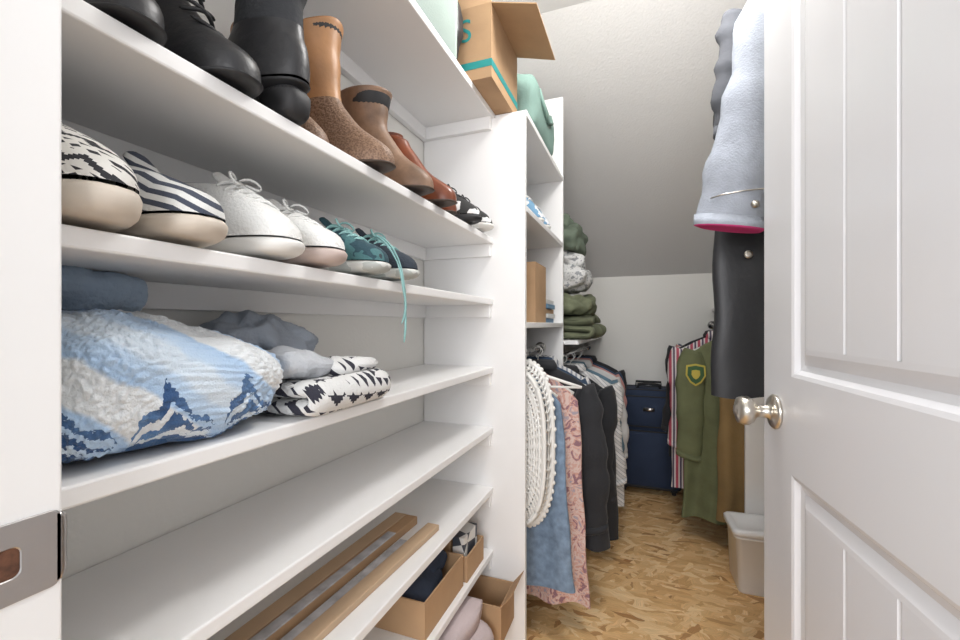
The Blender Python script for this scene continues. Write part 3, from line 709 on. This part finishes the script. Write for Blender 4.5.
garment('grey_plaid_shirt',gplaid,-.335,2.15,R2,.22,.23,.255,th=.06,seed=8,sleeves=(.45,.05,.02),fold=.014)
garment('slate_sweater',teal_c,-.345,2.26,R2,.30,.23,.25,th=.05,seed=9,sleeves=(.42,.05,.015))
garment('pale_grey_shirt',greyc,-.33,2.38,R2,.34,.23,.25,th=.05,seed=10,sleeves=(.4,.05,.02))
garment('rose_blouse',rust,-.34,2.50,R2,.30,.23,.25,th=.05,seed=12,sleeves=(.42,.05,.015))
garment('navy_coat',navyc,-.35,2.62,R2,.30,.23,.25,th=.05,seed=13,sleeves=(.42,.05,.015))
garment('charcoal_coat',blackc,-.34,2.76,R2,.3,.23,.25,th=.05,seed=14,sleeves=(.42,.05,.015))
# white lattice basket hung from the rod
e=empty('white_lattice_basket')
cx,cz,cy=-.410,.690,1.375
def oval(a,rx,rz): 
    c,s=math.cos(a),math.sin(a)
    return math.copysign(abs(c)**.62,c)*rx, math.copysign(abs(s)**.75,s)*rz
b=MB(); n=96
g=MB(); rr=[]
NJ=60
for k_ in range(13):
    q=.10+.90*k_/12; of=.5*(k_%2); rr.append([(cx+oval(2*pi*(j+of)/NJ,.112*q,.240*q)[0],cy-.035,cz+oval(2*pi*(j+of)/NJ,.112*q,.240*q)[1]) for j in range(NJ)])
for q,yy in ((1.06,-.015),(1.10,.01),(1.14,.03)):
    off=.5*(len(rr)%2); rr.append([(cx+oval(2*pi*(j+off)/NJ,.112*q,.240*q)[0],cy+yy,cz+oval(2*pi*(j+off)/NJ,.112*q,.240*q)[1]) for j in range(NJ)])
g.loft(rr,0,False,False)
o=g.obj('lattice',[plastic],parent=e)
w=o.modifiers.new('wire','WIREFRAME'); w.thickness=.0095; w.use_replace=True
for rx,rz,yy,r in ((.133,.278,.034,.0085),(.119,.251,-.034,.008),(.02,.04,-.036,.006)):
    b.tube([(cx+oval(2*pi*j/n,rx,rz)[0],cy+yy,cz+oval(2*pi*j/n,rx,rz)[1]) for j in range(n+1)],r,n=8,cap=False)
for j in range(56):
    a=2*pi*j/56; p=oval(a,.138,.283); b.lathe([(0,-.006),(.008,-.004),(.009,0),(.008,.004),(0,.006)],(cx+p[0],cy+.034,cz+p[1]),(0,1,0),n=8)
b.obj('rims',[plastic],parent=e)
b=MB(); b.tube([(cx,cy+.034,cz+.278),(cx-.01,cy+.02,cz+.30),(cx-.028,cy,R1+.012),(cx-.028,cy-.015,R1+.02)],.004); b.obj('hook',[plastic],parent=e)
b=MB(); hanger(b,-.39,1.425,R1,.205,0,drop=.05); b.obj('tube_hanger',[plastic])
# ------------------------------------------------------------------ right side clothing
ltden=M('pale_blue_denim',(.37,.40,.46),.85,var=.12,vscale=30,bump=.5,bscale=240)
magenta=M('magenta_lining',(.62,.05,.22),.8)
gb=M('black_vinyl',(.025,.026,.03),.45,bump=.2,bscale=70)
charc=M('charcoal_cloth',(.10,.105,.12),.9,bump=.3)
R3=2.03
e=garment('pale_denim_jacket',ltden,.425,1.20,R3,1.40,.16,.19,th=.09,seed=21,sleeves=(.555,.092,.115),lining=magenta,slfold=.7,sltop=.66)
b=MB()
zq=R3-.055-.07-.555+.05
b.tube([(.155,1.160,zq-.004),(.18,1.150,zq),(.22,1.147,zq+.003),(.26,1.150,zq+.004),(.28,1.160,zq+.004)],.0016,n=6); b.lathe([(0,0),(.008,0),(.009,.002),(0,.003)],(.245,1.151,zq-.03),(0,-1,0)); b.obj('cuff_button_and_seam',[nickel],parent=e)
garment('charcoal_hoodie',charc,.42,1.31,R3,1.45,.22,.24,th=.07,seed=22,sleeves=(.30,.055,.0))
e=garment('black_trench_coat',gb,.430,1.42,R3,.885,.215,.245,th=.07,seed=23,fold=.008,k=5,sleeves=(.5,.05,.0))
b=MB(); b.lathe([(0,0),(.010,0),(.011,.003),(.005,.004),(0,.0035)],(.275,1.368,1.285),(0,-1,0)); b.obj('snap_button',[nickel],parent=e)
R4=1.09
olv2=M('olive_uniform_cloth',(.14,.155,.075),.85,var=.15,vscale=12,bump=.3)
khaki=M('khaki_brown_cloth',(.26,.17,.07),.9,var=.15,bump=.3)
garment('khaki_jacket',khaki,.515,2.29,R4,.17,.17,.185,th=.06,seed=30)
e=garment('olive_uniform_jacket',olv2,.425,2.39,R4-.0,.13,.22,.235,th=.08,seed=31,sleeves=(.52,.07,.02),slfold=.5,fold=.02)
yel=M('yellow_patch',(.55,.45,.08),.7)
b=MB()
def shield(s,yy,mi,cx=.245,cz=.85):
    pts=[(-.03,.03),(0,.036),(.03,.03),(.032,-.005),(.018,-.03),(0,-.042),(-.018,-.03),(-.032,-.005)]
    q=[(cx+p[0]*s,yy,cz+p[1]*s) for p in pts]; b.loft([q,[(p[0],p[1]-.003,p[2]) for p in q]],mi,sm=False)
shield(1.4,2.325,0); shield(1.15,2.321,1); shield(.6,2.317,0)
b.obj('shoulder_patch',[yel,M('green_patch',(.05,.12,.05),.8)],parent=e)
garment('pink_plaid_shirt',plaid,.39,2.51,R4,.22,.23,.245,th=.05,seed=32,sleeves=(.5,.055,.02))
garment('black_sweater',blackc,.39,2.63,R4,.35,.24,.25,th=.06,seed=33,sleeves=(.45,.055,.03))
garment('rose_cardigan',rust,.42,2.75,R4,.34,.23,.25,th=.05,seed=34,sleeves=(.45,.055,.03))
garment('navy_sweater',navyc,.43,2.87,R4,.34,.23,.25,th=.05,seed=35,sleeves=(.45,.055,.03))
# ------------------------------------------------------------------ suitcase
e=empty('navy_suitcase',(.04,3.06,0),0)
nav=M('navy_ballistic_nylon',(.020,.036,.080),.75,bump=.5,bscale=300,var=.1)
def rrect(w,h,r,y,cz,n=8):
    out=[]
    for cxx,czz,a0 in ((w/2-r,h/2-r,0),(-w/2+r,h/2-r,pi/2),(-w/2+r,-h/2+r,pi),(w/2-r,-h/2+r,3*pi/2)):
        for i in range(n+1):
            a=a0+pi/2*i/n; out.append((cxx+r*math.cos(a),y,cz+czz+r*math.sin(a)))
    return out
b=MB()
b.loft([rrect(.37,.61,.04,-.115,.355),rrect(.385,.63,.045,-.105,.355),rrect(.385,.63,.045,.13,.355),rrect(.37,.61,.04,.14,.355)],0)
b.loft([rrect(.31,.33,.03,-.15,.235),rrect(.33,.35,.035,-.142,.235),rrect(.335,.355,.035,-.11,.235)],0)
b.loft([rrect(.30,.17,.03,-.138,.535),rrect(.32,.19,.03,-.13,.535),rrect(.325,.195,.03,-.11,.535)],0)
b.obj('shell',[nav],parent=e)
b=MB()
for w_,h_,yy,cz_ in ((.387,.632,-.104,.355),(.387,.632,.06,.355),(.333,.353,-.142,.235),(.323,.193,-.130,.535)):
    p=rrect(w_,h_,.04,yy,cz_); b.tube(p+[p[0]],.0045,n=6,cap=False)
b.tube([(-.07,-.02,.668),(-.065,-.02,.695),(0,-.02,.702),(.065,-.02,.695),(.07,-.02,.668)],.010)
b.tube([(-.08,.10,.66),(-.08,.10,.70),(.08,.10,.70),(.08,.10,.66)],.007)
for sx_ in (-.15,.15):
    for yy in (-.08,.1): b.lathe([(0,-.012),(.022,-.012),(.025,0),(.022,.012),(0,.012)],(sx_,yy,.026),(1,0,0),n=20)
    b.box((sx_-.02,-.10,.026),(sx_+.02,.12,.05))
b.obj('trim_handle_and_wheels',[dark],parent=e)
b=MB(); b.loft([rrect(.07,.022,.006,-.1405,.55),rrect(.07,.022,.006,-.137,.55)],0); b.obj('badge',[plate],parent=e)
# ------------------------------------------------------------------ white bin
e=empty('white_storage_bin',(.492,2.088,0),.04)
b=MB()
def rx(w,d,r,z,n=6):
    return [(p[0],p[2],z) for p in rrect(w,d,r,0,0,n)]
b.loft([rx(.25,.17,.02,0),rx(.255,.175,.02,.006),rx(.275,.185,.025,.22),rx(.29,.195,.025,.222),rx(.29,.195,.025,.232),rx(.27,.18,.02,.232)],0)
binw=M('white_bin_plastic',(.88,.88,.89),.35)
b.obj('bin_body',[binw],parent=e)
b=MB(); b.loft([rx(.30,.20,.028,.233),rx(.302,.202,.028,.252),rx(.29,.19,.025,.258),rx(.25,.15,.02,.258),rx(.24,.14,.02,.253)],0); b.obj('lid',[binw],parent=e)
# ------------------------------------------------------------------ ceiling lamp + lights
LY=1.05
e=empty('ceiling_lamp',(.05,LY,H))
b=MB(); b.lathe([(0,-.0),(.15,0),(.155,-.02),(.145,-.03),(0,-.03)],(0,0,0),(0,0,1)); b.obj('base',[white],parent=e)
gl=bpy.data.materials.new('lit_glass'); gl.use_nodes=True; g_=gl.node_tree.nodes['Principled BSDF']; g_.inputs['Emission Color'].default_value=(1,.96,.9,1); g_.inputs['Emission Strength'].default_value=3
b=MB(); b.lathe([(0,-.03),(.135,-.03),(.125,-.05),(.08,-.068),(0,-.075)],(0,0,0),(0,0,1)); b.obj('glass_shade',[gl],parent=e)
pl=bpy.data.lights.new('ceiling_lamp_bulb','POINT'); pl.energy=24; pl.shadow_soft_size=.12; pl.color=(1,.985,.965)
o=bpy.data.objects.new('ceiling_lamp_bulb',pl); o.location=(.05,LY,H-.22); bpy.context.scene.collection.objects.link(o)
def area(name,loc,rot,size,power,col=(1,1,1)):
    l=bpy.data.lights.new(name,'AREA'); l.shape='DISK'; l.size=size; l.energy=power; l.color=col
    o=bpy.data.objects.new(name,l); o.location=loc; o.rotation_euler=rot; bpy.context.scene.collection.objects.link(o); return o
area('added_doorway_fill',(.0,-1.5,1.5),(math.radians(86),0,0),1.1,38,(.98,.98,1))  # unseen soft fill added behind the camera to brighten the closet from the front
w=bpy.data.worlds.new('world'); bpy.context.scene.world=w; w.use_nodes=True
w.node_tree.nodes['Background'].inputs[0].default_value=(.97,.98,1,1); w.node_tree.nodes['Background'].inputs[1].default_value=.9
# ------------------------------------------------------------------ camera
cam=bpy.data.cameras.new('camera'); co=bpy.data.objects.new('camera',cam); bpy.context.scene.collection.objects.link(co)
cam.sensor_width=36; cam.lens=16.0; cam.clip_start=.01; cam.shift_y=.0052
co.location=(0,0,1.09); co.rotation_euler=(pi/2,0,math.radians(20.8))
bpy.context.scene.camera=co
bpy.context.scene.view_settings.view_transform='Standard'
